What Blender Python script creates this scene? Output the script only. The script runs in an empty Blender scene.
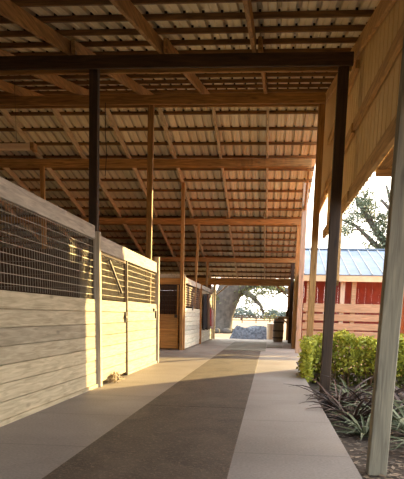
import bpy, bmesh, math, random
from mathutils import Vector, Matrix
random.seed(7)
S = bpy.context.scene
COL = S.collection
SL = 0.187                      # roof pitch
YR = 18.75                      # ridge
ORD = ['first','second','third','fourth','fifth','sixth','seventh','eighth','ninth','tenth','eleventh','twelfth']

# ------------------------------------------------------------------ materials
def nodes(name):
    m = bpy.data.materials.new(name); m.use_nodes = True
    nt = m.node_tree
    return m, nt, nt.nodes['Principled BSDF']
def mixc(nt, fac, a, b, mode='MIX'):
    n = nt.nodes.new('ShaderNodeMix'); n.data_type = 'RGBA'; n.blend_type = mode
    for sock, v in ((n.inputs[0], fac), (n.inputs[6], a), (n.inputs[7], b)):
        if hasattr(v, 'is_linked') or hasattr(v, 'links'): nt.links.new(v, sock)
        elif isinstance(v, (int, float)): sock.default_value = v
        else: sock.default_value = (*v, 1)
    return n.outputs[2]
def ramp(nt, src, stops):
    r = nt.nodes.new('ShaderNodeValToRGB')
    e = r.color_ramp.elements
    while len(e) < len(stops): e.new(0.5)
    for i, (p, c) in enumerate(stops):
        e[i].position = p; e[i].color = (*c, 1) if len(c) == 3 else c
    nt.links.new(src, r.inputs[0]); return r.outputs[0]
def noise(nt, vec, scale, detail=4, dist=0.0, rough=.55):
    n = nt.nodes.new('ShaderNodeTexNoise'); n.inputs['Scale'].default_value = scale
    n.inputs['Detail'].default_value = detail; n.inputs['Distortion'].default_value = dist
    n.inputs['Roughness'].default_value = rough
    if vec is not None: nt.links.new(vec, n.inputs['Vector'])
    return n.outputs['Fac']
def mapped(nt, scale, island=False):
    tc = nt.nodes.new('ShaderNodeTexCoord'); mp = nt.nodes.new('ShaderNodeMapping')
    mp.inputs['Scale'].default_value = scale
    nt.links.new(tc.outputs['Object'], mp.inputs[0])
    if island:
        g = nt.nodes.new('ShaderNodeNewGeometry'); c = nt.nodes.new('ShaderNodeCombineXYZ')
        mu = nt.nodes.new('ShaderNodeMath'); mu.operation = 'MULTIPLY'; mu.inputs[1].default_value = 37
        nt.links.new(g.outputs['Random Per Island'], mu.inputs[0])
        for i in range(3): nt.links.new(mu.outputs[0], c.inputs[i])
        nt.links.new(c.outputs[0], mp.inputs[1])
    return mp.outputs[0]
def bump(nt, b, h, strength, dist=.01):
    n = nt.nodes.new('ShaderNodeBump'); n.inputs['Strength'].default_value = strength; n.inputs['Distance'].default_value = dist
    nt.links.new(h, n.inputs['Height']); nt.links.new(n.outputs[0], b.inputs['Normal'])
def wood(name, dark, light, axis, rough=.75, knots=.5, stain=None):
    m, nt, b = nodes(name)
    sc = [16, 16, 16]; sc[axis] = 1.1
    v = mapped(nt, sc, True)
    g = noise(nt, v, 1.6, 6, .8)
    col = ramp(nt, g, [(.32, dark), (.68, light)])
    sk = [5, 5, 5]; sk[axis] = 1.6
    vo = nt.nodes.new('ShaderNodeTexVoronoi'); nt.links.new(mapped(nt, sk, True), vo.inputs['Vector']); vo.inputs['Scale'].default_value = .8
    kn = ramp(nt, vo.outputs['Distance'], [(.05, (knots,)*3), (.14, (0, 0, 0))])
    col = mixc(nt, kn, col, tuple(c*.35 for c in dark))
    geo = nt.nodes.new('ShaderNodeNewGeometry')
    tone = ramp(nt, geo.outputs['Random Per Island'], [(0, (.74,.74,.76)), (1, (1.12,1.1,1.06))])
    col = mixc(nt, 1.0, col, tone, 'MULTIPLY')
    if stain:
        st = noise(nt, mapped(nt, (1.2, 1.2, 1.2)), 1.3, 5, .4)
        col = mixc(nt, ramp(nt, st, [(.45, (0,0,0)), (.7, (.75,.75,.75))]), col, stain)
    nt.links.new(col, b.inputs['Base Color']); b.inputs['Roughness'].default_value = rough
    bump(nt, b, g, .35, .006)
    return m
def plain(name, a, c, scale=6, rough=.7, metal=0.0, bmp=0.0, detail=5):
    m, nt, b = nodes(name)
    n = noise(nt, mapped(nt, (1, 1, 1)), scale, detail, .2)
    nt.links.new(ramp(nt, n, [(.3, a), (.7, c)]), b.inputs['Base Color'])
    b.inputs['Roughness'].default_value = rough; b.inputs['Metallic'].default_value = metal
    if bmp: bump(nt, b, n, bmp, .01)
    return m
def leafmat(name, a, c, trans=.35):
    m, nt, b = nodes(name)
    geo = nt.nodes.new('ShaderNodeNewGeometry')
    col = ramp(nt, geo.outputs['Random Per Island'], [(0, a), (1, c)])
    nt.links.new(col, b.inputs['Base Color']); b.inputs['Roughness'].default_value = .55
    tr = nt.nodes.new('ShaderNodeBsdfTranslucent'); nt.links.new(col, tr.inputs[0])
    mx = nt.nodes.new('ShaderNodeMixShader'); mx.inputs[0].default_value = trans
    out = nt.nodes['Material Output']
    nt.links.new(b.outputs[0], mx.inputs[1]); nt.links.new(tr.outputs[0], mx.inputs[2]); nt.links.new(mx.outputs[0], out.inputs[0])
    return m

OR_D, OR_L = (.21,.112,.034), (.52,.295,.098)
WX = wood('orange_lumber_x', OR_D, OR_L, 0)
WY = wood('orange_lumber_y', OR_D, OR_L, 1)
WZ = wood('orange_lumber_z', OR_D, OR_L, 2)
WPX = wood('purlin_lumber', (.10,.05,.016), (.27,.145,.045), 0)
WYT = wood('tan_lumber', (.36,.28,.17), (.60,.48,.31), 1)
WYL = wood('light_orange_lumber', (.40,.23,.085), (.68,.43,.17), 1)
DZ = wood('dark_shaded_lumber_z', (.032,.019,.010), (.075,.044,.022), 2)  # shade on the near posts put into the wood colour
DX = wood('shaded_lumber_x', (.04,.022,.010), (.09,.05,.022), 0)  # shade on the nearest crossbeam's front plank put into its colour
GZ = wood('grey_lumber_z', (.15,.135,.095), (.32,.29,.20), 2)
LZ = wood('pale_post_z', (.40,.35,.26), (.66,.59,.46), 2)
PY = wood('pale_boards_y', (.33,.27,.165), (.56,.47,.31), 1, knots=.45)
PZ = wood('pale_post2_z', (.38,.32,.22), (.62,.55,.42), 2, knots=.3)
RAILY = wood('grey_rail_y', (.36,.32,.26), (.62,.57,.48), 1, knots=.4)
FARY = wood('whitewashed_boards_y', (.52,.54,.44), (.74,.77,.66), 1, knots=.2)
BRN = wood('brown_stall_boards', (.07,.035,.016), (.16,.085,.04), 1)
BRNX = wood('orange_door_boards', (.36,.17,.045), (.64,.34,.10), 0)
FEN = wood('fence_boards_x', (.32,.21,.115), (.50,.36,.22), 0)
METAL = plain('roof_sheet', (.70,.64,.49), (.86,.80,.64), 2.2, .5, 0.0)
def sheetmat():
    m, nt, b = nodes('ribbed_roof_sheet')
    v = mapped(nt, (1, .25, 1)); n = noise(nt, v, 2.2, 6, .3)
    col = ramp(nt, n, [(.3, (.70,.60,.40)), (.7, (.88,.78,.56))])
    tc = nt.nodes.new('ShaderNodeTexCoord'); sep = nt.nodes.new('ShaderNodeSeparateXYZ'); nt.links.new(tc.outputs['Object'], sep.inputs[0])
    ad = nt.nodes.new('ShaderNodeMath'); ad.operation = 'ADD'; ad.inputs[1].default_value = ROOF_HALF; nt.links.new(sep.outputs[0], ad.inputs[0])
    mo = nt.nodes.new('ShaderNodeMath'); mo.operation = 'MODULO'; mo.inputs[1].default_value = .25; nt.links.new(ad.outputs[0], mo.inputs[0])
    dv = nt.nodes.new('ShaderNodeMath'); dv.operation = 'DIVIDE'; dv.inputs[1].default_value = .25; nt.links.new(mo.outputs[0], dv.inputs[0])
    g = ramp(nt, dv.outputs[0], [(.66,(0,0,0)),(.71,(.45,.45,.45)),(.76,(.1,.1,.1)),(.92,(.1,.1,.1)),(.96,(.45,.45,.45)),(1.0,(0,0,0))])
    col = mixc(nt, g, col, (.20,.14,.08))  # rib shading put into the sheet colour as dark edge lines
    nt.links.new(col, b.inputs['Base Color']); b.inputs['Roughness'].default_value = .5
    return m
ROOF_HALF = 0.0
SIDING = plain('gable_siding', (.84,.60,.26), (.94,.70,.34), 1.2, .55)
WIRE = plain('galvanized_wire', (.26,.22,.15), (.36,.31,.22), 9, .45, .3)
DARKIRON = plain('dark_iron', (.03,.02,.015), (.07,.05,.04), 9, .5, .4)
RED = plain('red_barn_paint', (.34,.055,.04), (.48,.095,.065), 3, .6)
REDO = plain('orange_red_paint', (.62,.13,.03), (.75,.2,.05), 3, .6)
BLUEROOF = plain('blue_grey_standing_seam', (.10,.15,.21), (.19,.24,.30), .8, .6, .0)
CREAM = plain('cream_fascia', (.62,.50,.28), (.75,.62,.38), 3, .6)

def concrete():
    m, nt, b = nodes('brushed_concrete')
    v = mapped(nt, (1, 1, 1))
    big = noise(nt, v, .9, 6, .5); fine = noise(nt, v, 40, 3)
    col = ramp(nt, big, [(.3, (.20,.172,.155)), (.7, (.33,.288,.266))])
    col = mixc(nt, .35, col, ramp(nt, fine, [(.3,(.13,.115,.105)),(.7,(.39,.345,.32))]))
    sep = nt.nodes.new('ShaderNodeSeparateXYZ'); tc = nt.nodes.new('ShaderNodeTexCoord'); nt.links.new(tc.outputs['Object'], sep.inputs[0])
    w = nt.nodes.new('ShaderNodeMath'); w.operation = 'PINGPONG'; w.inputs[1].default_value = 1.0; nt.links.new(sep.outputs[1], w.inputs[0])
    j = ramp(nt, w.outputs[0], [(.0, (1,1,1)), (.012, (0,0,0))])
    col = mixc(nt, j, col, (.10,.085,.075))
    nt.links.new(col, b.inputs['Base Color']); b.inputs['Roughness'].default_value = .6
    bump(nt, b, fine, .25, .004); return m
CONC = concrete()
def matmat():
    m, nt, b = nodes('worn_rubber_mat')
    v = mapped(nt, (1.6, 1, 1)); big = noise(nt, v, 1.1, 7, .8); fine = noise(nt, v, 26, 5, .5)
    col = ramp(nt, big, [(.3, (.042,.030,.022)), (.72, (.115,.083,.062))])
    col = mixc(nt, ramp(nt, fine, [(.52,(0,0,0)),(.7,(.55,.55,.55))]), col, (.24,.175,.13))
    nt.links.new(col, b.inputs['Base Color']); b.inputs['Roughness'].default_value = .7
    bump(nt, b, fine, .6, .008); return m
MAT = matmat()
FIELD = plain('dry_grass_field', (.20,.13,.072), (.30,.20,.115), .25, .95, 0, .3)
BED = plain('mulch_bed', (.025,.018,.013), (.085,.058,.04), 14, .95, 0, 1.0)
BARK = plain('oak_bark', (.05,.042,.032), (.125,.105,.08), 3, .9, 0, .8)

# ------------------------------------------------------------------ mesh builder
class MB:
    def __init__(s): s.v = []; s.f = []
    def box(s, x0, x1, y0, y1, z0, z1):
        n = len(s.v)
        s.v += [Vector(p) for p in ((x0,y0,z0),(x1,y0,z0),(x1,y1,z0),(x0,y1,z0),(x0,y0,z1),(x1,y0,z1),(x1,y1,z1),(x0,y1,z1))]
        s.f += [tuple(n+i for i in q) for q in ((0,3,2,1),(4,5,6,7),(0,1,5,4),(1,2,6,5),(2,3,7,6),(3,0,4,7))]
        return s
    def beam(s, p, q, w, h, up=(0,0,1)):
        p, q = Vector(p), Vector(q); d = (q-p).normalized(); side = d.cross(Vector(up)).normalized(); u = side.cross(d)
        n = len(s.v)
        for e in (p, q):
            for a, b in ((-1,-1),(1,-1),(1,1),(-1,1)): s.v.append(e + side*a*w/2 + u*b*h/2)
        s.f += [tuple(n+i for i in k) for k in ((0,1,2,3),(7,6,5,4),(0,4,5,1),(1,5,6,2),(2,6,7,3),(3,7,4,0))]
        return s
    def tube(s, pts, radii, n=8):
        pts = [Vector(p) for p in pts]
        if isinstance(radii, (int, float)): radii = [radii]*len(pts)
        base = len(s.v); ref = Vector((0.3,1,.1)).normalized()
        for i, p in enumerate(pts):
            d = (pts[min(i+1,len(pts)-1)] - pts[max(i-1,0)]).normalized()
            if abs(d.dot(ref)) > .95: ref = Vector((1,.2,.1)).normalized()
            a = d.cross(ref).normalized(); b = a.cross(d)
            for k in range(n):
                t = 2*math.pi*k/n; s.v.append(p + (a*math.cos(t)+b*math.sin(t))*radii[i])
        for i in range(len(pts)-1):
            for k in range(n):
                a0 = base+i*n+k; a1 = base+i*n+(k+1)%n
                s.f.append((a0, a1, a1+n, a0+n))
        s.f.append(tuple(base+k for k in range(n))[::-1]); s.f.append(tuple(base+(len(pts)-1)*n+k for k in range(n)))
        return s
    def lathe(s, c, prof, n=20):
        c = Vector(c); base = len(s.v)
        for r, z in prof:
            for k in range(n):
                t = 2*math.pi*k/n; s.v.append(c + Vector((r*math.cos(t), r*math.sin(t), z)))
        for i in range(len(prof)-1):
            for k in range(n):
                a = base+i*n+k; b = base+i*n+(k+1)%n; s.f.append((a, b, b+n, a+n))
        s.f.append(tuple(base+k for k in range(n))[::-1]); s.f.append(tuple(base+(len(prof)-1)*n+k for k in range(n)))
        return s
    def quad(s, a, b, c, d):
        n = len(s.v); s.v += [Vector(q) for q in (a,b,c,d)]; s.f.append((n,n+1,n+2,n+3)); return s
    def leaf(s, c, size, asp=.5, nrm=None):
        d = Vector((random.gauss(0,1),random.gauss(0,1),random.gauss(0,.8))).normalized()
        e = d.cross(Vector((random.gauss(0,1),random.gauss(0,1),random.gauss(0,1)))).normalized()*size*asp
        d = d*size; c = Vector(c)
        return s.quad(c-d*.5, c+e*.5, c+d*.5, c-e*.5)
    def strap(s, base, az, ln, w, lift, droop, n=7, fold=.25):
        b = Vector(base); h = Vector((math.cos(az), math.sin(az), 0)); sd = Vector((-h.y, h.x, 0)); k0 = len(s.v)
        for i in range(n+1):
            t = i/n; ww = w*(1-t**2.2)*(.55+.9*min(t*3,1)*.5)+.001
            p = b + h*ln*t*(.85) + Vector((0,0,ln*(lift*t - droop*t*t)))
            s.v += [p+sd*ww, p-Vector((0,0,ww*fold*2)), p-sd*ww]
        for i in range(n):
            a = k0+i*3; s.f += [(a,a+1,a+4,a+3),(a+1,a+2,a+5,a+4)]
        return s
    def build(s, name, mat, parent=None, origin=None, smooth=False, bev=0, sol=0):
        if parent is not None: o0 = Vector(parent['_o'])
        elif origin is not None: o0 = Vector(origin)
        else:
            xs = [v.x for v in s.v]; ys = [v.y for v in s.v]; zs = [v.z for v in s.v]
            o0 = Vector(((min(xs)+max(xs))/2, (min(ys)+max(ys))/2, min(zs)))
        me = bpy.data.meshes.new(name); me.from_pydata([v-o0 for v in s.v], [], s.f); me.update()
        me.materials.append(mat)
        if smooth: me.polygons.foreach_set('use_smooth', [True]*len(me.polygons))
        o = bpy.data.objects.new(name, me); COL.objects.link(o)
        if parent is not None: o.parent = parent
        else: o.location = o0
        o['_o'] = tuple(o0)
        if bev:
            b = o.modifiers.new('bevel', 'BEVEL'); b.width = bev; b.segments = 1; b.limit_method = 'ANGLE'
        if sol:
            b = o.modifiers.new('solid', 'SOLIDIFY'); b.thickness = sol; b.offset = 0
        return o
def thing(name, loc, label, cat, group=None):
    o = bpy.data.objects.new(name, None); COL.objects.link(o); o.location = loc; o['_o'] = tuple(loc)
    o.empty_display_size = .2
    return tag(o, label, cat, group)
def tag(o, label, cat, group=None, kind=None):
    o['label'] = label; o['category'] = cat
    if group: o['group'] = group
    if kind: o['kind'] = kind
    return o
def struct(o, label=None):
    o['kind'] = 'structure'
    if label: o['label'] = label
    return o

# ------------------------------------------------------------------ roof
def zmet(y): return 5.36 + SL*(y-11.35) if y <= YR else 5.36 + SL*(YR-11.35) - SL*(y-YR)
XL, XR = -15.0, 1.8
YF, YB = -3.6, 37.7
SHEET = sheetmat()
def sheet(name, y0, y1):
    mb = MB(); prof = []
    x = XL
    while x < (XR if y0 < YR else 1.1):
        prof += [(x,0),(x+.06,0),(x+.07,.012),(x+.085,.012),(x+.095,0),(x+.175,0),(x+.185,.055),(x+.235,.055)]
        x += .25
    n = len(prof)
    for y in (y0, y1):
        for px, pz in prof: mb.v.append(Vector((px, y, zmet(y)+pz)))
    for i in range(n-1): mb.f.append((i, i+1, n+i+1, n+i))
    return struct(mb.build(name, SHEET, origin=(XL-.0,(y0+y1)/2,5), sol=.004))
roof_f = sheet('ceiling', YF, YR); roof_f['label'] = 'near slope of the corrugated metal barn roof, rising away'
roof_b = sheet('ceiling', YR+.001, YB); roof_b['label'] = 'far slope of the corrugated metal barn roof, falling away'
def purlin(y, k, roof):
    xr = XR-.05 if k < 0 else 1.22
    pu = MB().beam((XL,y+.045,zmet(y+.045)-.04),(xr,y+.045,zmet(y+.045)-.04),.07,.07,(0,k,1)).build('purlin', WPX, roof, bev=.004)
    c = MB(); x = XL
    while x < xr-.2:
        c.beam((x+.193,y+.045,zmet(y+.045)+.013),(x+.227,y+.045,zmet(y+.045)+.013),.05,.034,(0,k,1)); x += .25
    c.build('rib_blocks', RIBBLK, pu)  # dark blocks filling the rib gaps above each purlin
RIBBLK = plain('dark_rib_block', (.012,.010,.008), (.03,.024,.018), 20, .95)
y = 9.94 - .92*14
while y < YR-.1:
    purlin(y, -SL, roof_f)
    y += .92
y = 20.61-.92*2
while y < YB-.05:
    purlin(y, SL, roof_b)
    y += .92
mb = MB(); mb.beam((XL,YR,zmet(YR)-.10),(XR-.05,YR,zmet(YR)-.10),.05,.2); mb.build('ridge_board', WX, roof_f)

def rafter(x, y0, y1, label, group):
    up = (0,-SL,1) if y1 <= YR+.2 else (0,SL,1)
    off = -.077-.095
    mb = MB().beam((x,y0,zmet(y0)+off),(x,y1,zmet(y1)+off),.058,.19,up)
    tag(mb.build('rafter', WYT if y1 > YR+.2 else WY, origin=(x,(y0+y1)/2,zmet((y0+y1)/2)-.3), bev=.005), label, 'rafter', group)
for i in range(8):
    x = -.40-1.42*i
    pos = 'closest to the gable wall' if i == 0 else ORD[i]+' from the gable wall'
    rafter(x, YF+.1, 11.42, 'wooden rafter between the camera and the dark crossbeam, '+pos, 'rafters over the nearest bay')
    rafter(x+.09, 11.2, YR-.03, 'wooden rafter between the dark crossbeam and the ridge, '+pos, 'rafters behind the dark crossbeam')
    rafter(x+.13, YR+.03, 27.45, 'wooden rafter just beyond the ridge on the falling roof, '+pos, 'rafters on the upper far slope')
    rafter(x+.05, 27.25, YB-.1, 'wooden rafter over the far end of the barn, '+pos, 'rafters on the lower far slope')

# beams: two planks sandwiching the posts
def crossbeam(y, ztop, h, label, ma, x1=1.06):
    t = thing('crossbeam', (-4, y, ztop-h), label, 'beam', 'crossbeams over the aisle')
    for s, m in ((-1, ma), (1, WX)):
        MB().box(XL+.3, x1, y+s*.11-.03, y+s*.11+.03, ztop-h, ztop).build('plank', m, t, bev=.006)
    return t
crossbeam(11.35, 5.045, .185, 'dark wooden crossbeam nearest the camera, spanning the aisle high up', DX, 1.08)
crossbeam(16.70, 6.05, .20, 'orange-brown wooden crossbeam just below the ridge, second from the camera', WX, 1.02)
crossbeam(22.05, 5.83, .21, 'orange-brown wooden crossbeam under the far roof slope, third from the camera', WX)
crossbeam(27.40, 4.83, .20, 'brown wooden crossbeam low under the far slope, fourth from the camera', WX)
crossbeam(32.75, 3.83, .19, 'thin brown wooden crossbeam just before the far opening', WX)
crossbeam(37.00, 3.14, .35, 'wooden lintel beam across the far barn opening with field beyond', WX)

def post(x, y, z0, z1, mat, label, w=.15, d=.15, lean=0, group=None, brace=None):
    t = thing('post', (x, y, z0), label, 'post', group)
    MB().beam((x,y,z0),(x+lean,y,z1),w,d,(0,1,0)).build('shaft', mat, t, bev=.008)
    for b in (brace or []):
        MB().beam(b[0], b[1], .06, .12, (0,1,.2)).build('knee_brace', b[2] if len(b) > 2 else WY, t, bev=.004)
    return t
ZB = -.18
post(1.02, 6.15, ZB, 4.10, GZ, 'weathered grey square post at the right, nearest, beside the garden bed', .165, .165, .055)
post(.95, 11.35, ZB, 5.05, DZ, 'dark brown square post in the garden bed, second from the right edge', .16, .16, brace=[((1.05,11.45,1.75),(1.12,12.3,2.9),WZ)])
post(.97, 16.70, ZB, 6.05, WZ, 'orange-brown square post rising behind the hedge end', .15, .15, brace=[((.97,16.8,3.0),(1.05,17.9,4.5),WY)])
post(1.0, 23.9, 0, 5.5, LZ, 'pale tan square post at the far end of the sidewalk, left of the hedge', .17, .17, brace=[((1.0,23.83,4.7),(1.0,22.18,5.72),WY)])
post(.97, 27.40, 0, 4.83, WZ, 'brown post in the right row just past the pale tan post', .15, .15)
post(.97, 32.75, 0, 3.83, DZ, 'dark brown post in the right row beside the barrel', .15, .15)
post(.97, 37.00, 0, 3.04, WZ, 'post at the right side of the far barn opening', .15, .15, brace=[((.93,37,2.2),(.25,37,2.85),WX)])
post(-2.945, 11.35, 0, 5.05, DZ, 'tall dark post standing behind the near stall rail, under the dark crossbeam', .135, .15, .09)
post(-2.97, 16.70, 0, 6.05, WZ, 'tall orange-brown post behind the sunlit stall corner', .13, .13, .08)
post(-3.04, 23.84, 0, 5.5, WZ, 'tall orange-brown post at the near corner of the far stall', .12, .12, 0)
post(-3.07, 27.40, 0, 4.83, WZ, 'post rising above the middle of the far stall front', .10, .10, .22)
post(-3.07, 32.75, 0, 3.83, WZ, 'thin post above the far end of the far stalls', .11, .11, .1)
post(-2.97, 37.00, 0, 3.04, LZ, 'yellowish post at the left side of the far barn opening, beside the oak', .14, .14, brace=[((-2.9,37,2.25),(-2.2,37,2.85),LZ)])
post(-7.25, 22.05, 0, 5.83, WZ, 'short-looking orange post far left, seen over the near stall rail', .13, .13)

# ------------------------------------------------------------------ gable wall on the right
def siding_piece(y0, y1, zb0, zb1):
    mb = MB(); n = 0; y = y0; cols = []
    while y < y1-.001:
        for dy, dx in ((0,0),(.03,0),(.04,.05),(.07,.05),(.08,0),(.33,0)):
            yy = min(y+dy, y1); cols.append((yy, dx))
        y += .33
    k = len(mb.v)
    for yy, dx in cols:
        zb = zb0+(zb1-zb0)*(yy-y0)/(y1-y0)
        mb.v += [Vector((1.21+dx, yy, zb)), Vector((1.21+dx, yy, zmet(yy)-.02))]
    for i in range(len(cols)-1): mb.f.append((k+2*i, k+2*i+2, k+2*i+3, k+2*i+1))
    return mb
a = siding_piece(-3.2, 16.62, 2.98, 3.06); b2 = siding_piece(16.62, 20.0, 4.0, 4.0)
k = len(a.v); a.v += b2.v; a.f += [tuple(i+k for i in f) for f in b2.f]
wall_r = struct(a.build('wall_right', SIDING, origin=(1.12, 8, 2.9), sol=.006), 'tan ribbed gable wall hanging above the right-hand posts')
def onwall(name, y0, z0, y1, z1, h, mat, dx=-.05, w=.06):
    MB().beam((1.21+dx,y0,z0),(1.21+dx,y1,z1),w,h).build(name, mat, wall_r, bev=.005)
onwall('rake_board', -3.2, zmet(-3.2)-.20, YR, zmet(YR)-.20, .2, WYL)
onwall('girt', -3, 3.4, 11.27, 4.05, .14, WYL); onwall('girt', 11.43, 4.06, 16.6, 4.12, .14, WYL)
onwall('girt', 11.43, 4.95, 16.6, 5.05, .12, WYL)
onwall('bottom_board', -3.2, 2.98, 11.27, 3.06, .20, WYL); onwall('bottom_board', 11.43, 3.06, 16.6, 3.08, .18, WYL)
onwall('bottom_board', 16.8, 4.0, 20.0, 4.0, .16, WYL)
# boarded wall further down the right side
mb = MB()
for i in range(17): mb.box(1.07, 1.10, 26.6, 36.9, .02+i*.2, .02+i*.2+.192) if .02+i*.2+.192 < 3.0 else None
struct(mb.build('wall_right_far', WY, bev=.004), 'orange-brown boarded wall beside the far right posts')

# lean-to outside the gable wall
t = thing('lean_to_roof', (2.0, 6, 2.9), 'short wooden lean-to roof outside the gable wall, its end showing left of nearest post', 'awning')
mb = MB()
for i in range(9): mb.box(1.28+i*.14, 1.28+i*.14+.132, 2.5, 9.4, 3.06, 3.085)
mb.build('deck_boards', WY, t, bev=.003)
MB().box(1.27, 2.55, 9.4, 9.44, 2.98, 3.12).build('fascia', WX, t, bev=.004)
for yy in (4.0, 5.6, 7.2): MB().box(1.28, 2.5, yy, yy+.05, 2.92, 3.058).build('rafter_tail', WX, t)

# ------------------------------------------------------------------ ground and floors
struct(MB().quad((-500,-60,-.19),(500,-60,-.19),(500,900,-.19),(-500,900,-.19)).build('ground', FIELD), 'sandy dry grass field beyond the barn')
mb = MB()
mb.box(-15, -2.2, -4, 37.4, -.25, 0)
mb.box(-2.2, -1.62, -4, 37.4, -.25, 0); mb.box(-1.62,-.27,-4,37.4,-.25,-.01)
mb.box(-.27, .76, -4, 37.4, -.25, 0); mb.box(.76, 1.2, 19.0, 37.4, -.25, -.002)
struct(mb.build('floor', CONC, origin=(0,0,0)), 'worn concrete aisle floor')
mb = MB()
for i, (y0, y1) in enumerate(((-3.5,9.0),(9.01,15.2),(15.21,19.4),(19.41,24.4))): mb.box(-1.62, -.27, y0, y1, -.012, .004)
tag(mb.build('aisle_mat', MAT, bev=.003), 'long dark brown rubber mat running down the middle of the concrete aisle', 'mat')
G2 = plain('grey_green_mat', (.13,.125,.10), (.23,.215,.17), 3, .7)
tag(MB().box(-1.62,-.1,24.6,33.2,-.005,.012).build('aisle_mat', G2, bev=.003), 'grey-green mat on the aisle floor near the far opening', 'mat')
tag(MB().box(-.08,.55,27.5,29.6,.001,.014).build('doormat', G2, bev=.003), 'small grey mat on the concrete near the barrel', 'mat')
struct(MB().box(.762, 7, -4, 18.9, -.25, ZB).build('garden_bed', BED), 'dark mulched garden bed')
struct(MB().quad((-15,37.4,-.10),(3,37.4,-.10),(3,44,-.188),(-15,44,-.188)).build('apron', plain('sand', (.30,.21,.13),(.38,.28,.18),2,.9)), 'pale sandy apron at the barn end')
# walls that close the barn behind the camera and left
mb = MB()
for i in range(14): mb.box(XL, 1.1, -3.5, -3.46, i*.2, i*.2+.194)
struct(mb.build('wall_back', BRN), 'board wall behind the camera')
mb = MB(); y = -3.5
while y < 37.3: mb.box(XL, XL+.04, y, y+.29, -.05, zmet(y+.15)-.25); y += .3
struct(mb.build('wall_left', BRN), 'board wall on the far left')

mb = MB()
for i in range(16): mb.box(XL+.1, -3.15, 37.0, 37.04, .0+i*.205, i*.205+.2)
struct(mb.build('wall_far', BRN), 'board wall closing the far end left of the opening')
# ------------------------------------------------------------------ near stalls
XF = -2.81
def boards(mb, y0, y1, z0, z1, n, x0=XF-.04, x1=XF, gap=.007):
    h = (z1-z0)/n
    for i in range(n): mb.box(x0, x1+random.uniform(-.004,.004), y0, y1, z0+i*h+gap/2, z0+(i+1)*h-gap/2)
    mb.box(x0-.012, x0-.002, y0, y1, z0, z1)
def meshpanel(mb, y0, y1, z0, z1, sy=.09, sz=.105, x=XF-.025, r=.0035):
    z = z0+sz*.6
    while z < z1: mb.box(x-r, x+r, y0, y1, z-r, z+r); z += sz
    y = y0+sy*.5
    while y < y1: mb.box(x-2*r-.004, x-r, y-r*.8, y+r*.8, z0, z1); y += sy
t = thing('horse_stall', (XF, 7, 0), 'near horse stall on the left with shaded pale boards and wire mesh', 'stall', 'horse stalls along the aisle')
mb = MB(); boards(mb, 1.2, 11.08, .05, 1.42, 7); mb.build('front_boards', PY, t, bev=.004)
MB().box(XF-.06, XF+.025, 1.2, 11.08, 0, .055).build('sill', PY, t, bev=.004)
mb = MB(); meshpanel(mb, 1.2, 11.08, 1.43, 2.36); mb.build('wire_mesh', WIRE, t)
MB().box(XF-.045, XF+.005, 1.2, 11.06, 2.35, 2.55).build('top_rail', RAILY, t, bev=.006)
mb = MB().box(XF-.04, XF+.06, 11.1, 11.22, 0, 2.47); mb.build('corner_post', PZ, t, bev=.006)
mb = MB()
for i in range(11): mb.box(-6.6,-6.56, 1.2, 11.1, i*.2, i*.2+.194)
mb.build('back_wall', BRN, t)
mb = MB()
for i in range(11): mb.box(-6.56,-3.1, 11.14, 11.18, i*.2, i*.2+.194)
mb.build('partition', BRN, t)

t = thing('horse_stall', (XF, 14.3, 0), 'sunlit yellow horse stall with mesh door, next past the shaded near stall', 'stall', 'horse stalls along the aisle')
mb = MB(); boards(mb, 13.5, 17.12, .05, 1.45, 7); mb.build('front_boards', PY, t, bev=.004)
MB().box(XF-.06, XF+.025, 13.5, 17.12, 0, .055).build('sill', PY, t, bev=.004)
mb = MB(); meshpanel(mb, 13.52, 17.12, 1.46, 2.2, .1, .105, r=.003); mb.build('wire_mesh', WIRE, t)
MB().box(XF-.045, XF+.005, 11.24, 17.12, 2.2, 2.44).build('top_rail', RAILY, t, bev=.006)
MB().box(XF-.06, XF+.05, 17.13, 17.27, 0, 2.58).build('end_post', PZ, t, bev=.006)
MB().box(XF-.05, XF+.03, 13.42, 13.49, 0, 2.2).build('jamb_shadow_line', DZ, t, bev=.004)  # dark wood carries the shadow line at the door edge
mb = MB()
for i in range(11): mb.box(-6.6,-6.56, 11.24, 17.2, i*.2, i*.2+.194)
mb.build('back_wall', PY, t)
mb = MB()
for i in range(12): mb.box(-6.56,XF-.07, 17.18, 17.22, i*.2, i*.2+.194)
mb.build('partition', PY, t)
dr = MB(); boards(dr, 11.32, 13.38, .06, 1.42, 7, XF-.035, XF+.005)
door = dr.build('door', PY, t, bev=.004)
mb = MB(); meshpanel(mb, 11.3, 13.38, 1.44, 2.18, .1, .105, x=XF-.015, r=.003)
def sub(mb, name, mat, par, **k):
    return mb.build(name, mat, par, **k)
door_o = door
sub(mb, 'door_mesh', WIRE, door_o)
m2 = MB().box(XF-.04,XF+.012,11.25,11.30,.03,2.18).box(XF-.04,XF+.012,13.38,13.42,.03,2.18).box(XF-.04,XF+.012,11.3,13.38,2.14,2.19)
sub(m2, 'door_frame', BRN, door_o, bev=.003)  # frame darkened to carry the same painted shadow line
m3 = MB().beam((XF+.02,11.95,2.1),(XF+.02,12.95,1.58),.02,.035,(1,0,0)); sub(m3, 'brace_shadow', DARKIRON, door_o)  # dark strip standing in for a brace's shadow across the mesh
m4 = MB().box(XF+.01,XF+.05,13.22,13.36,1.12,1.16).box(XF+.01,XF+.035,13.26,13.30,1.04,1.24); sub(m4, 'latch', DARKIRON, door_o)
# small sign-like dark bracket near the end post
MB().box(XF+.005,XF+.04,16.6,16.95,1.28,1.34).box(XF+.005,XF+.03,16.9,16.95,1.1,1.34).build('wall_bracket', DARKIRON, t)

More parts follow.
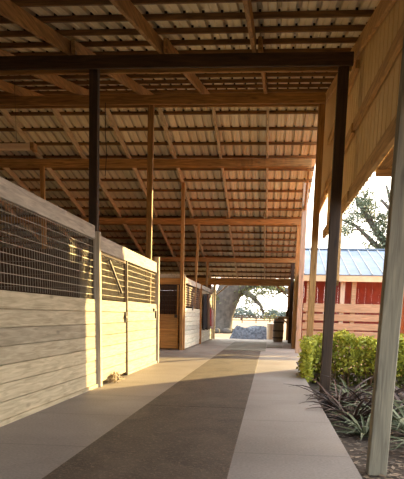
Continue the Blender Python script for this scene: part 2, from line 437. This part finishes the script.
# ------------------------------------------------------------------ far stalls
t = thing('horse_stall', (-2.95, 24, 0), 'far horse stall with orange barred door facing the camera and whitewashed side', 'stall', 'horse stalls along the aisle')
YS = 24.0
MB().box(-6.5,-2.93,YS-.03,YS+.03,2.44,2.56).build('top_rail', RAILY, t, bev=.005)
MB().box(-6.5,-3.1,YS-.02,YS+.03,2.23,2.42).build('header', BRNX, t, bev=.005)
MB().box(-3.11,-2.94,YS-.05,YS+.10,0,2.44).build('corner_post', WZ, t, bev=.006)
mb = MB()
for i in range(6): mb.box(-6.5,-4.1, YS-.02,YS+.02, .03+i*.2, .03+i*.2+.193)
mb.build('front_boards', BRNX, t, bev=.004)
dm = MB()
for i in range(5): dm.box(-4.0,-3.2, YS-.03,YS+.01, .04+i*.235, .04+i*.235+.228)
d = dm.build('door', BRNX, t, bev=.004)
b = MB()
for i in range(9): b.tube([(-3.92+i*.087,YS-.01,1.2),(-3.92+i*.087,YS-.01,2.2)], .010, 6)
b.box(-4.0,-3.2,YS-.02,YS,2.16,2.2); b.build('bars', DARKIRON, d)
MB().box(-4.0,-3.95,YS-.035,YS+.015,.04,2.2).box(-3.22,-3.17,YS-.035,YS+.015,.04,2.2).build('door_frame', BRNX, d, bev=.003)
MB().box(-3.3,-3.2,YS-.07,YS-.03,1.1,1.2).build('latch', DARKIRON, d)
XS = -2.94
mb = MB(); boards(mb, 24.12, 29.2, .03, 1.45, 9, XS-.04, XS, .012); mb.build('side_boards', FARY, t, bev=.005)
mb = MB(); 
for i in range(9): mb.box(XS-.03, XS-.005, 24.15, 29.2, 1.5+i*.082, 1.5+i*.082+.055)
mb.build('slatted_window', BRN, t)
MB().box(XS-.05,XS+.01,24.12,29.2,2.28,2.47).build('side_rail', RAILY, t, bev=.005)
MB().box(XS-.06,XS+.06,29.22,29.36,0,2.45).build('side_post', WZ, t, bev=.005)
MB().box(XS-.01,XS+.02,26.2,26.5,1.38,1.56).build('latch_plate', DARKIRON, t)
MB().box(-6.5,-6.45,24.1,29.2,0,2.4).build('back_wall', BRN, t)
mb = MB()
for i in range(13): mb.box(-6.5,XS-.08,29.26,29.3,i*.2,i*.2+.194)
mb.build('partition', BRN, t)
t = thing('horse_stall', (-2.95, 32, 0), 'last horse stall near the far opening, its front hung with tack', 'stall', 'horse stalls along the aisle')
mb = MB(); boards(mb, 29.4, 35.3, .03, 1.45, 7, XS-.04, XS, .012); mb.build('front_boards', FARY, t, bev=.005)
mb = MB()
for i in range(4): mb.box(XS-.04, XS, 29.4, 35.3, 1.48+i*.2, 1.48+i*.2+.19)
mb.build('upper_boards', PY, t, bev=.004)
MB().box(XS-.05,XS+.01,29.4,35.3,2.3,2.47).build('top_rail', RAILY, t, bev=.005)
MB().box(XS-.06,XS+.06,35.32,35.46,0,2.45).build('end_post', LZ, t, bev=.005)
MB().box(-6.5,XS-.07,35.36,35.42,0,2.4).build('end_wall', PY, t)

# ------------------------------------------------------------------ hanging tack
def cloth(name, y0, y1, z0, z1, mat, label, cat, x=XS+.06, folds=4, amp=.035, taper=.25):
    nu, nv = 22, 14; mb = MB(); ph = random.random()*6
    t = thing(name, (x, (y0+y1)/2, z0), label, cat, 'tack hung on the last stall')
    for j in range(nv+1):
        v = j/nv
        for i in range(nu+1):
            u = i/nu; sp = 1-taper*(v**1.5)
            yy = (y0+y1)/2 + (u-.5)*(y1-y0)*sp
            xx = x + amp*(1+math.sin(u*folds*6.28+ph))*(1.1-v*.5)
            zz = z0+(z1-z0)*v + .05*math.sin(u*9+ph)*(1-v)
            mb.v.append(Vector((xx,yy,zz)))
    for j in range(nv):
        for i in range(nu):
            a = j*(nu+1)+i; mb.f.append((a,a+1,a+nu+2,a+nu+1))
    mb.build('drape', mat, t, smooth=True, sol=.012)
    MB().tube([(x-.07,(y0+y1)/2,z1),(x+.09,(y0+y1)/2,z1+.01),(x+.10,(y0+y1)/2,z1+.06)], .012, 6).build('hook', DARKIRON, t)
BLK = plain('black_cloth', (.012,.012,.014), (.045,.04,.04), 8, .9)
REDC = plain('red_cloth', (.42,.03,.03), (.6,.08,.07), 8, .8)
PINK = plain('pink_white_cloth', (.62,.35,.33), (.85,.7,.65), 7, .8)
BRC = plain('brown_leather', (.10,.05,.025), (.22,.12,.06), 7, .6)
cloth('horse_blanket', 29.6, 31.5, .62, 2.1, BLK, 'black horse blanket hanging on the far stall wall, nearest of the tack', 'blanket')
cloth('rain_sheet', 31.5, 32.7, .6, 2.15, BRC, 'dark brown sheet hanging between the black blanket and the red cloth', 'blanket')
cloth('saddle_pad', 32.8, 33.8, .75, 1.55, REDC, 'red saddle cloth hanging low on the far stall wall', 'blanket')
cloth('towel', 34.0, 35.0, .6, 1.5, PINK, 'pinkish white cloth hanging at the end of the tack row', 'towel', folds=3)

# ------------------------------------------------------------------ things by the far opening
t = thing('barrel', (.45,34.6,0), 'tall brown barrel standing at the right of the far opening', 'barrel')
WBAR = plain('barrel_brown', (.2,.16,.11), (.36,.30,.2), 6, .7)
MB().lathe((.45,34.6,0), [(.20,0),(.235,.06),(.255,.35),(.265,.55),(.255,.8),(.235,1.08),(.21,1.12)], 22).build('body', WBAR, t, smooth=True)
for z in (.16,.5,.92): MB().lathe((.45,34.6,z), [(.262,0),(.272,.015),(.272,.045),(.262,.06)], 22).build('hoop', DARKIRON, t, smooth=True)
MB().lathe((.45,34.6,1.10), [(.225,0),(.23,.03),(.12,.045)], 22).build('lid', BRN, t)
t = thing('wall_shelf', (.8,33.4,1.1), 'thick wooden shelf on the right wall above the barrel', 'shelf')
MB().box(.38,1.05,33.0,33.8,1.12,1.22).build('board', wood('shelf_wood',(.2,.15,.07),(.36,.28,.14),0), t, bev=.01)
for yy in (33.1,33.7): MB().beam((1.03,yy,.75),(.6,yy,1.12),.05,.06,(0,1,0)).build('bracket', WZ, t)
t = thing('jug', (.86,33.4,1.22), 'small dark jug standing on the wooden shelf', 'jug')
MB().lathe((.86,33.4,1.22), [(.08,0),(.11,.05),(.11,.22),(.05,.32),(.045,.4)], 14).build('body', BRN, t, smooth=True)
MB().lathe((.86,33.4,1.615), [(.05,0),(.05,.05)], 12).build('cap', DARKIRON, t)
t = thing('bin', (.12,38.6,-.12), 'pale cream bin just outside the opening, left of the barrel', 'bin')
MB().lathe((.12,38.6,-.12), [(.2,0),(.24,.05),(.27,.85),(.28,.9)], 18).build('body', plain('cream_plastic',(.7,.62,.48),(.8,.72,.56),4,.5), t, smooth=True)
MB().lathe((.12,38.6,.78), [(.29,0),(.29,.04),(.1,.08)], 18).build('lid', plain('cream_lid',(.6,.52,.4),(.7,.62,.48),4,.5), t)
# grey gravel heap
mb = MB(); nx, ny = 44, 26
for j in range(ny+1):
    for i in range(nx+1):
        u, v = i/nx*2-1, j/ny*2-1
        e = max(0, 1-max(abs(u)**3, abs(v)**2.2))
        z = .84*min(1, e*1.6)*(.9+.1*math.sin(5*u+2*v)) + random.uniform(-.03,.03)*(e > .01)
        mb.v.append(Vector((-1.05+u*1.25+ .1*v, 43+v*1.5, -.2+z)))
for j in range(ny):
    for i in range(nx):
        a = j*(nx+1)+i; mb.f.append((a,a+1,a+nx+2,a+nx+1))
tag(mb.build('gravel_heap', plain('blue_grey_gravel', (.035,.045,.055), (.17,.19,.21), 7, .9, 0, .8)), 'low blue-grey heap on the sand just outside the far opening', 'gravel heap')

# ------------------------------------------------------------------ trees
def tree(name, base, label, cat, limbs, leaves, lmat, leafsize, bark=BARK, group=None, spread=1.4, n=60, kids=3):
    t = thing(name, base, label, cat, group)
    B = Vector(base); tr = MB(); br = MB(); lf = MB()
    tr.tube([B+Vector(p) for p, r in limbs[0]], [r for p, r in limbs[0]], 12)
    tips = []
    for L in limbs[1:]:
        pts = [B+Vector(p) for p, r in L]; rs = [r for p, r in L]
        br.tube(pts, rs, 8)
        for i in range(1, len(pts)):
            for k in range(kids):
                u = random.random(); p = pts[i-1].lerp(pts[i], u)
                q = p + Vector((random.gauss(0,1),random.gauss(0,1),random.gauss(.15,.7)))*spread
                m = p.lerp(q,.5)+Vector((0,0,random.uniform(-.1,.25)*spread))
                br.tube([p,m,q],[rs[i]*.45,rs[i]*.3,.015*spread],5); tips += [q,m,q]
    for p in tips:
        for k in range(leaves):
            q = p+Vector((random.gauss(0,1),random.gauss(0,1),random.gauss(0,.55)))*spread*.42
            lf.leaf(q, leafsize*random.uniform(.6,1.4), .6)
    tr.build('trunk', bark, t, smooth=True); br.build('branches', bark, t, smooth=True); lf.build('foliage', lmat, t)
    return t
OAKL = leafmat('oak_leaves', (.07,.09,.025), (.2,.21,.08), .3)
OAKL2 = leafmat('pale_oak_leaves', (.05,.075,.04), (.16,.19,.11), .2)
# big live oak beyond the opening
tree('live_oak', (-4.1,58,-.19), 'huge live oak with a thick grey trunk beyond the far opening', 'tree',
 [[((-.2,0,0),1.5),((-.1,0,.5),1.12),((.1,0,1.6),1.0),((.55,0,3.0),1.05),((.9,0,4.0),1.0),((.8,0,5.5),.8)],
  [((.5,0,2.8),.75),((1.7,0,3.8),.62),((3.4,.2,4.6),.5),((5.2,.5,5.2),.4),((7.5,.5,5.6),.25)],
  [((2.4,.2,4.1),.36),((4.2,-.3,3.9),.3),((5.6,-.6,3.4),.24),((6.8,-.8,2.6),.15),((7.6,-1,2.1),.08)],
  [((.2,0,2.2),.55),((-1.2,.3,3.6),.45),((-2.2,.4,5.2),.35),((-3.6,.5,6.6),.2)],
  [((.9,0,3.8),.6),((1.2,.6,5.6),.5),((2.2,.8,7.6),.3)],
  [((1.5,0,3.5),.25),((2.6,-1,3.0),.2),((3.3,-1.4,2.3),.14),((3.6,-1.6,1.6),.08)],
  [((.7,.5,3.2),.4),((2.2,3.5,4.4),.3),((4.6,6,5.0),.2),((7.5,7,4.2),.12)],
 ], 34, OAKL, .17, spread=.95, kids=3)
# ring of stones at its foot
t = thing('stone_ring', (-4.1,56.4,-.19), 'low ring of grey stones around the foot of the live oak', 'stones')
for k in range(15):
    a = 2*math.pi*k/15; c = Vector((-4.1+2.1*math.cos(a), 58+2.1*math.sin(a), -.19))
    MB().lathe(c, [(.30,0),(.36,.12),(.32,.32),(.15,.42)], 9).build('stone', BARK, t, smooth=True)
tree('oak_tree', (9.3,47,-.19), 'tall airy oak seen in the sky gap behind the red barn roof', 'tree',
 [[((0,0,0),.5),((-.3,0,3),.42),((-.6,0,5),.36)],
  [((-.6,0,5),.3),((-2.2,0,6.4),.24),((-3.4,.2,8.0),.17),((-4.4,.3,9.6),.1)],
  [((-.4,0,4.6),.3),((.6,-.3,7.0),.24),((.4,-.4,8.9),.16),((-.2,-.5,10.4),.1)],
  [((-1.0,0,5.3),.22),((-2.6,-.2,6.0),.17),((-4.0,-.4,7.2),.1),((-5.0,-.4,7.6),.06)],
  [((-1.9,0,6.1),.16),((-1.6,.3,8.0),.12),((-2.2,.3,9.8),.07)],
  [((.2,-.2,6.2),.2),((-1.2,-.5,7.4),.15),((-2.6,-.6,8.8),.08)],
 ], 60, OAKL2, .17, spread=.8, kids=3)
tree('oak_tree', (13.5,62,-.19), 'yellow-green bushy tree low in the sky gap over the barn ridge', 'tree',
 [[((0,0,0),.6),((0,0,3),.5),((-.4,0,5),.4)],
  [((-.4,0,5),.3),((-2.2,0,6.5),.2),((-3.6,0,7.6),.1)],[((-.4,0,5),.3),((-3,0,5.8),.2),((-5,0,6.4),.1)],[((-.4,0,5),.3),((.6,0,7),.2),((1.0,0,8.5),.1)]],
 60, leafmat('yellow_green_leaves',(.22,.22,.06),(.45,.38,.13),.4), .16, spread=1.1, kids=3)
FARL = leafmat('distant_leaves', (.11,.14,.12), (.2,.24,.2), .2)
for i,(x,yy,w,hh) in enumerate(((-24,230,14,5.2),(-10,245,13,4.2),(2,250,11,3.6),(12,235,12,3.9),(-34,240,14,6))):
    t = thing('distant_tree', (x,yy,-.19), ['grey-green tree clump on the horizon seen right of the oak trunk','low grey-green trees on the horizon under the oak limb','small hazy trees on the horizon in the middle of the far opening','hazy trees on the horizon above the barrel','hazy trees on the horizon behind the oak trunk'][i], 'tree', 'distant trees on the horizon')
    mb = MB(); tr = MB()
    for k in range(700):
        a = random.random()*6.28; r = random.random()**.5
        mb.leaf((x+w/2*r*math.cos(a), yy+3*r*math.sin(a), .6+hh*(1-r*r*.7)*random.random()), 1.0, .7)
    for k in range(1): tr.tube([(x,yy,-.19),(x+.1,yy,hh*.6)],[.3,.15],6)
    mb.build('foliage', FARL, t); tr.build('trunk', BARK, t)
t = thing('field_fence', (-3,150,-.19), 'long low dark fence across the far field', 'fence')
for z in (.5,1.0,1.4): MB().box(-30,25,149.95,150.05,z-.19,z-.19+.16).build('rail', BRN, t)
for k in range(19): MB().box(-30+3*k,-29.8+3*k,149.9,150.1,-.19,1.35).build('fence_post', BRN, t)

# ------------------------------------------------------------------ red barn with blue roof
Y0 = 32.0
t = thing('red_barn', (4.5,Y0+2,-.19), 'red barn with blue-grey metal roof behind the board fence', 'barn')
EZ = 3.08; BX0, BX1 = 1.42, 8.6
mb = MB(); x = BX0+.16
while x < BX1-.3: mb.box(x, x+.314, Y0+1.6, Y0+1.63, -.19, EZ); x += .318
mb.build('front_wall', RED, t, bev=.003)
MB().box(BX0+.12,BX0+.155,Y0+1.6,Y0+10,-.19,EZ).build('side_wall', RED, t)
rise = .26; ey = Y0-.3; ry = Y0+6.0
def zr(y): return EZ+rise*(y-ey)
mb = MB(); mb.v += [Vector(q) for q in ((BX0,ey,EZ),(BX1,ey,EZ),(BX1,ry,zr(ry)),(BX0,ry,zr(ry)),(BX0,ry+6,EZ),(BX1,ry+6,EZ))]
mb.f += [(0,1,2,3),(3,2,5,4)]
mb.build('roof', BLUEROOF, t, sol=.03)
mb = MB(); x = BX0+.03
while x < BX1: mb.beam((x,ey,zr(ey)+.035),(x,ry,zr(ry)+.035),.035,.06,(0,0,1)); x += .5
mb.build('seams', plain('seam_metal',(.28,.29,.27),(.40,.38,.32),3,.6,.0), t)
MB().beam((BX0,ry,zr(ry)+.05),(BX1,ry,zr(ry)+.05),.3,.07).build('ridge_cap', BLUEROOF, t)
MB().box(BX0+.02,BX1-.05,ey+.02,ey+.07,EZ-.28,EZ-.02).build('fascia', CREAM, t, bev=.005)
for x in (1.72,3.22,3.72,5.35,6.9): MB().box(x-.10,x+.10,Y0-.02,Y0+.18,-.19,EZ-.05).build('porch_post', FEN if x != 3.22 else LZ, t, bev=.006)
t = thing('board_fence', (4.3,Y0-.1,-.19), 'pale horizontal board fence in front of the red wall', 'fence')
for z0, z1 in ((-.15,.25),(.29,.62),(.68,.98),(1.08,1.38),(1.46,1.84)):
    MB().box(1.5,8.4,Y0-.08,Y0-.03,z0,z1).build('board', FEN, t, bev=.005)

# red shed at the right edge; unseen extent and gable shaped to block sun
t = thing('red_shed', (7,17.5,-.19), 'orange-red board shed at the right edge behind nearest post, unseen extent and gable shaped to block sun', 'shed')
SX0, SX1, SY0, SY1, SH = 3.26, 12.0, 16.2, 20.75, 4.6
mb = MB()
k = 0
while SX0+k*.25 < SX1:
    mb.box(SX0+k*.25, SX0+k*.25+.243, SY0, SY0+.03, -.19, SH); k += 1
mb.build('front_wall', REDO, t, bev=.004)
mb = MB().box(SX0,SX0+.03,SY0+.03,SY1,-.19,SH); mb.build('end_wall', REDO, t)
MB().box(SX0,SX1,SY1-.03,SY1,-.19,SH).build('rear_wall', REDO, t)
mb = MB(); mx = (SX0+SX1)/2; pk = SH+2.3
mb.v += [Vector(q) for q in ((SX0-.02,SY0-.08,SH),(mx,SY0-.08,pk),(SX1,SY0-.08,SH),(SX0-.02,SY1+.05,SH),(mx,SY1+.05,pk),(SX1,SY1+.05,SH))]
mb.f += [(0,1,4,3),(1,2,5,4)]; mb.build('roof', BLUEROOF, t, sol=.05)
mb = MB(); mb.v += [Vector(q) for q in ((SX0+.05,SY0+.02,SH),(SX1-.05,SY0+.02,SH),(mx,SY0+.02,pk-.04))]; mb.f += [(0,1,2)]; mb.build('gable', REDO, t, sol=.03)
MB().box(SX0-.03,SX0+.09,SY0-.03,SY0+.0,-.19,SH).build('corner_board', WZ, t)

# ------------------------------------------------------------------ hedge
t = thing('hedge', (2.6,14.6,ZB), 'clipped yellow-green hedge along the garden bed in front of the fence', 'hedge')
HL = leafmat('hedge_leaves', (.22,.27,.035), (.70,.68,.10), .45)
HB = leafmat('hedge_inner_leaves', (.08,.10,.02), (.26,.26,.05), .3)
lf = MB(); inn = MB(); st = MB()
def hedge_front(x): return 14.7-.9*max(0, min(1,(x-.9)/1.6))
for i in range(9000):
    x = .80+3.6*random.random(); yf = hedge_front(x)
    top = .74+.06*math.sin(x*5)+.05*math.sin(x*13)
    f = random.random()
    if f < .45: p = (x+random.gauss(0,.03), yf+random.gauss(0,.07)-.05*math.sin(x*9), ZB+.25+(top-ZB-.2)*random.random()**.7)
    elif f < .85: p = (x, yf+1.1*random.random(), top+random.gauss(0,.05))
    else: p = (.80+random.gauss(0,.06), yf+1.1*random.random(), ZB+.1+(top-ZB-.1)*random.random())
    lf.leaf(p, random.uniform(.06,.12), .6)
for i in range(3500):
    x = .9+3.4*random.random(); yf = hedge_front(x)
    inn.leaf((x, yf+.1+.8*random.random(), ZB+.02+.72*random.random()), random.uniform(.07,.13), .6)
for i in range(110):
    x = .85+3.5*random.random(); yf = hedge_front(x)+random.random()*.9
    st.tube([(x,yf,ZB),(x+random.gauss(0,.08),yf+random.gauss(0,.08),.6)],[.012,.005],5)
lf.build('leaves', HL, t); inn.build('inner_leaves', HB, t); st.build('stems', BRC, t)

# ------------------------------------------------------------------ strap-leaved plants
PUR = leafmat('purple_strap_leaf', (.035,.022,.018), (.13,.075,.055), .15)
GRN = leafmat('grey_green_strap_leaf', (.06,.085,.035), (.24,.255,.14), .2)
SPOTS = [  # x, y, n, len, mat, label
 (1.10,10.5,26,.85,PUR,'dark purple spiky plant at the foot of the dark brown post'),
 (1.16, 9.2,24,.75,PUR,'dark purple spiky plant leaning over the sidewalk edge'),
 (1.55,10.6,24,.95,PUR,'purple-brown spiky plant in front of the hedge, right of the dark post'),
 (1.62, 9.4,20,.90,GRN,'grey-green strap-leaved plant with a long arching leaf left of the nearest post'),
 (1.20, 8.2,20,.55,GRN,'low green spiky plant by the walk, left of the nearest post'),
 (1.80, 8.3,22,.85,GRN,'grey-green strap-leaved plant directly behind the nearest post'),
 (2.05, 9.8,22,.95,PUR,'purple spiky plant at the right behind the nearest post'),
 (1.75, 7.2,18,.75,GRN,'grey-green arching plant at the right edge beside the nearest post'),
 (2.35,10.9,20,.95,PUR,'dark spiky plant against the hedge at the far right'),
 (1.45,11.9,22,.80,GRN,'green strap-leaved plant tucked under the hedge behind the dark brown post'),
 (2.25, 8.9,24,.95,GRN,'grey-green strap-leaved plant right of the nearest post, below the shed'),
 (1.95, 6.5,14,.70,GRN,'sparse green strap-leaved plant at the lower right corner'),
]
for x,yy,n,ln,m,lab in SPOTS:
    t = thing('strap_leaf_plant', (x,yy,ZB), lab, 'plant', 'spiky plants in the garden bed')
    mb = MB()
    for k in range(int(n*1.7)):
        az = k*2.4+random.uniform(-.3,.3); l = ln*random.uniform(.7,1.15); lift = random.uniform(.35,1.25)
        mb.strap((x+.03*math.cos(az),yy+.03*math.sin(az),ZB), az, l, random.uniform(.016,.036), lift, lift*random.uniform(.45,.95))
    mb.build('leaves', m, t, sol=.003)
    MB().lathe((x,yy,ZB), [(.05,0),(.06,.04),(.03,.12)], 8).build('crown', m, t)
# litter
mb = MB()
for k in range(2200):
    x = .80+1.9*random.random(); yy = 4.5+7.5*random.random()
    c = Vector((x,yy,ZB+.006+random.random()*.02)); a = random.random()*6.28; l = random.uniform(.02,.06)
    d = Vector((math.cos(a),math.sin(a),random.uniform(-.15,.15)))*l; e = Vector((-d.y,d.x,random.uniform(-.01,.01)))*.35
    mb.quad(c-d,c+e,c+d,c-e)
tag(mb.build('leaf_litter', leafmat('dry_leaves',(.07,.045,.028),(.26,.18,.11),.1)), 'scattered dry brown leaves on the mulch of the garden bed', 'leaf litter', kind='stuff')
# straw clump at the stall door
mb = MB()
for k in range(260):
    u = random.random(); c = Vector((XF+.03+abs(random.gauss(0,.07)), 11.75+.75*u, .0)); hh = .15*math.sin(math.pi*u)*random.random()
    a = random.random()*6.28; d = Vector((math.cos(a)*.3,math.sin(a),random.uniform(-.3,.5)))*.035
    p = c+Vector((0,0,hh+.02)); e = Vector((0,.006,.009))
    mb.quad(p-d-e,p-d+e,p+d+e,p+d-e)
tag(mb.build('hay', leafmat('hay_straw',(.16,.10,.05),(.40,.27,.12),.1)), 'small clump of dry hay at the foot of the sunlit stall door', 'hay', kind='stuff')

# board and wire up in the roof at the left
t = thing('light_batten', (-6.4,13.97,4.3), 'pale horizontal batten hanging at the far left below the roof', 'batten')
MB().box(-8.0,-4.75,13.9,14.05,4.31,4.42).build('board', wood('pale_batten',(.78,.60,.40),(.92,.76,.55),0), t, bev=.01)
MB().box(-4.80,-4.72,13.86,14.09,4.295,4.435).build('end_cap', WX, t, bev=.01)
for x in (-7.5,-5.1): MB().tube([(x,13.97,4.42),(x,13.97,zmet(13.97)-.1)],.003,5).build('hanger', DARKIRON, t)
tag(MB().tube([(-3.9,16.45,5.86),(-3.91,16.46,5.2),(-3.88,16.45,4.8),(-3.92,16.45,4.3)],.009,5).build('hanging_wire', DARKIRON), 'thin dark wire hanging from the second crossbeam, right of the tall dark post', 'wire')

# ------------------------------------------------------------------ light
sd = Vector((.506,.862,.225)).normalized()
L = bpy.data.lights.new('sun','SUN'); L.energy = 9.5; L.color = (1,.71,.28); L.angle = .011
so = bpy.data.objects.new('sun', L); COL.objects.link(so); so.rotation_euler = sd.to_track_quat('Z','Y').to_euler(); so.location = (20,30,20)
w = bpy.data.worlds.new('sky'); S.world = w; w.use_nodes = True; nt = w.node_tree
bg = nt.nodes['Background']
tc = nt.nodes.new('ShaderNodeTexCoord')
dot = nt.nodes.new('ShaderNodeVectorMath'); dot.operation = 'DOT_PRODUCT'; dot.inputs[1].default_value = tuple(sd)
nrm = nt.nodes.new('ShaderNodeVectorMath'); nrm.operation = 'NORMALIZE'; nt.links.new(tc.outputs['Generated'], nrm.inputs[0]); nt.links.new(nrm.outputs[0], dot.inputs[0])
mp = nt.nodes.new('ShaderNodeMapRange'); mp.inputs[1].default_value = -1; mp.inputs[2].default_value = 1; nt.links.new(dot.outputs['Value'], mp.inputs[0])
base = ramp(nt, mp.outputs[0], [(0,(.10,.16,.30)),(.5,(.35,.50,.75)),(.8,(.95,.93,.88)),(1,(1.0,.88,.68))])
cl = noise(nt, nrm.outputs[0], 2.6, 6, .4)
col = mixc(nt, ramp(nt, cl, [(.42,(0,0,0)),(.62,(.9,.9,.9))]), base, (.95,.93,.90))
nt.links.new(col, bg.inputs['Color']); bg.inputs["Strength"].default_value = 2.9

# ------------------------------------------------------------------ camera
F, PYC, YAW, PIT, ROL = 678.95363, 463.04458, .0927483, .2141099, .0212784
cy, sy, cp, sp, cr, sr = math.cos(YAW), math.sin(YAW), math.cos(PIT), math.sin(PIT), math.cos(ROL), math.sin(ROL)
f = Vector((-sy*cp, cy*cp, -sp)); r = Vector((cy, sy, 0)); u = r.cross(f)
r2 = r*cr+u*sr; u2 = -r*sr+u*cr
cam = bpy.data.cameras.new('camera'); co = bpy.data.objects.new('camera', cam); COL.objects.link(co)
co.matrix_world = Matrix(((r2.x,u2.x,-f.x,0),(r2.y,u2.y,-f.y,0),(r2.z,u2.z,-f.z,1.2),(0,0,0,1)))
cam.sensor_fit = 'VERTICAL'; cam.sensor_height = 24; cam.sensor_width = 24*404/479
cam.lens = F/479*24; cam.shift_x = 0; cam.shift_y = (PYC-239.5)/479
cam.clip_end = 2000; cam.clip_start = .05
S.camera = co
S.view_settings.view_transform = 'Standard'; S.view_settings.look = 'None'; S.view_settings.gamma = 1
S.view_settings.use_curve_mapping = False
S.view_settings.exposure = .8
for o in list(bpy.data.objects):
    if '_o' in o: del o['_o']
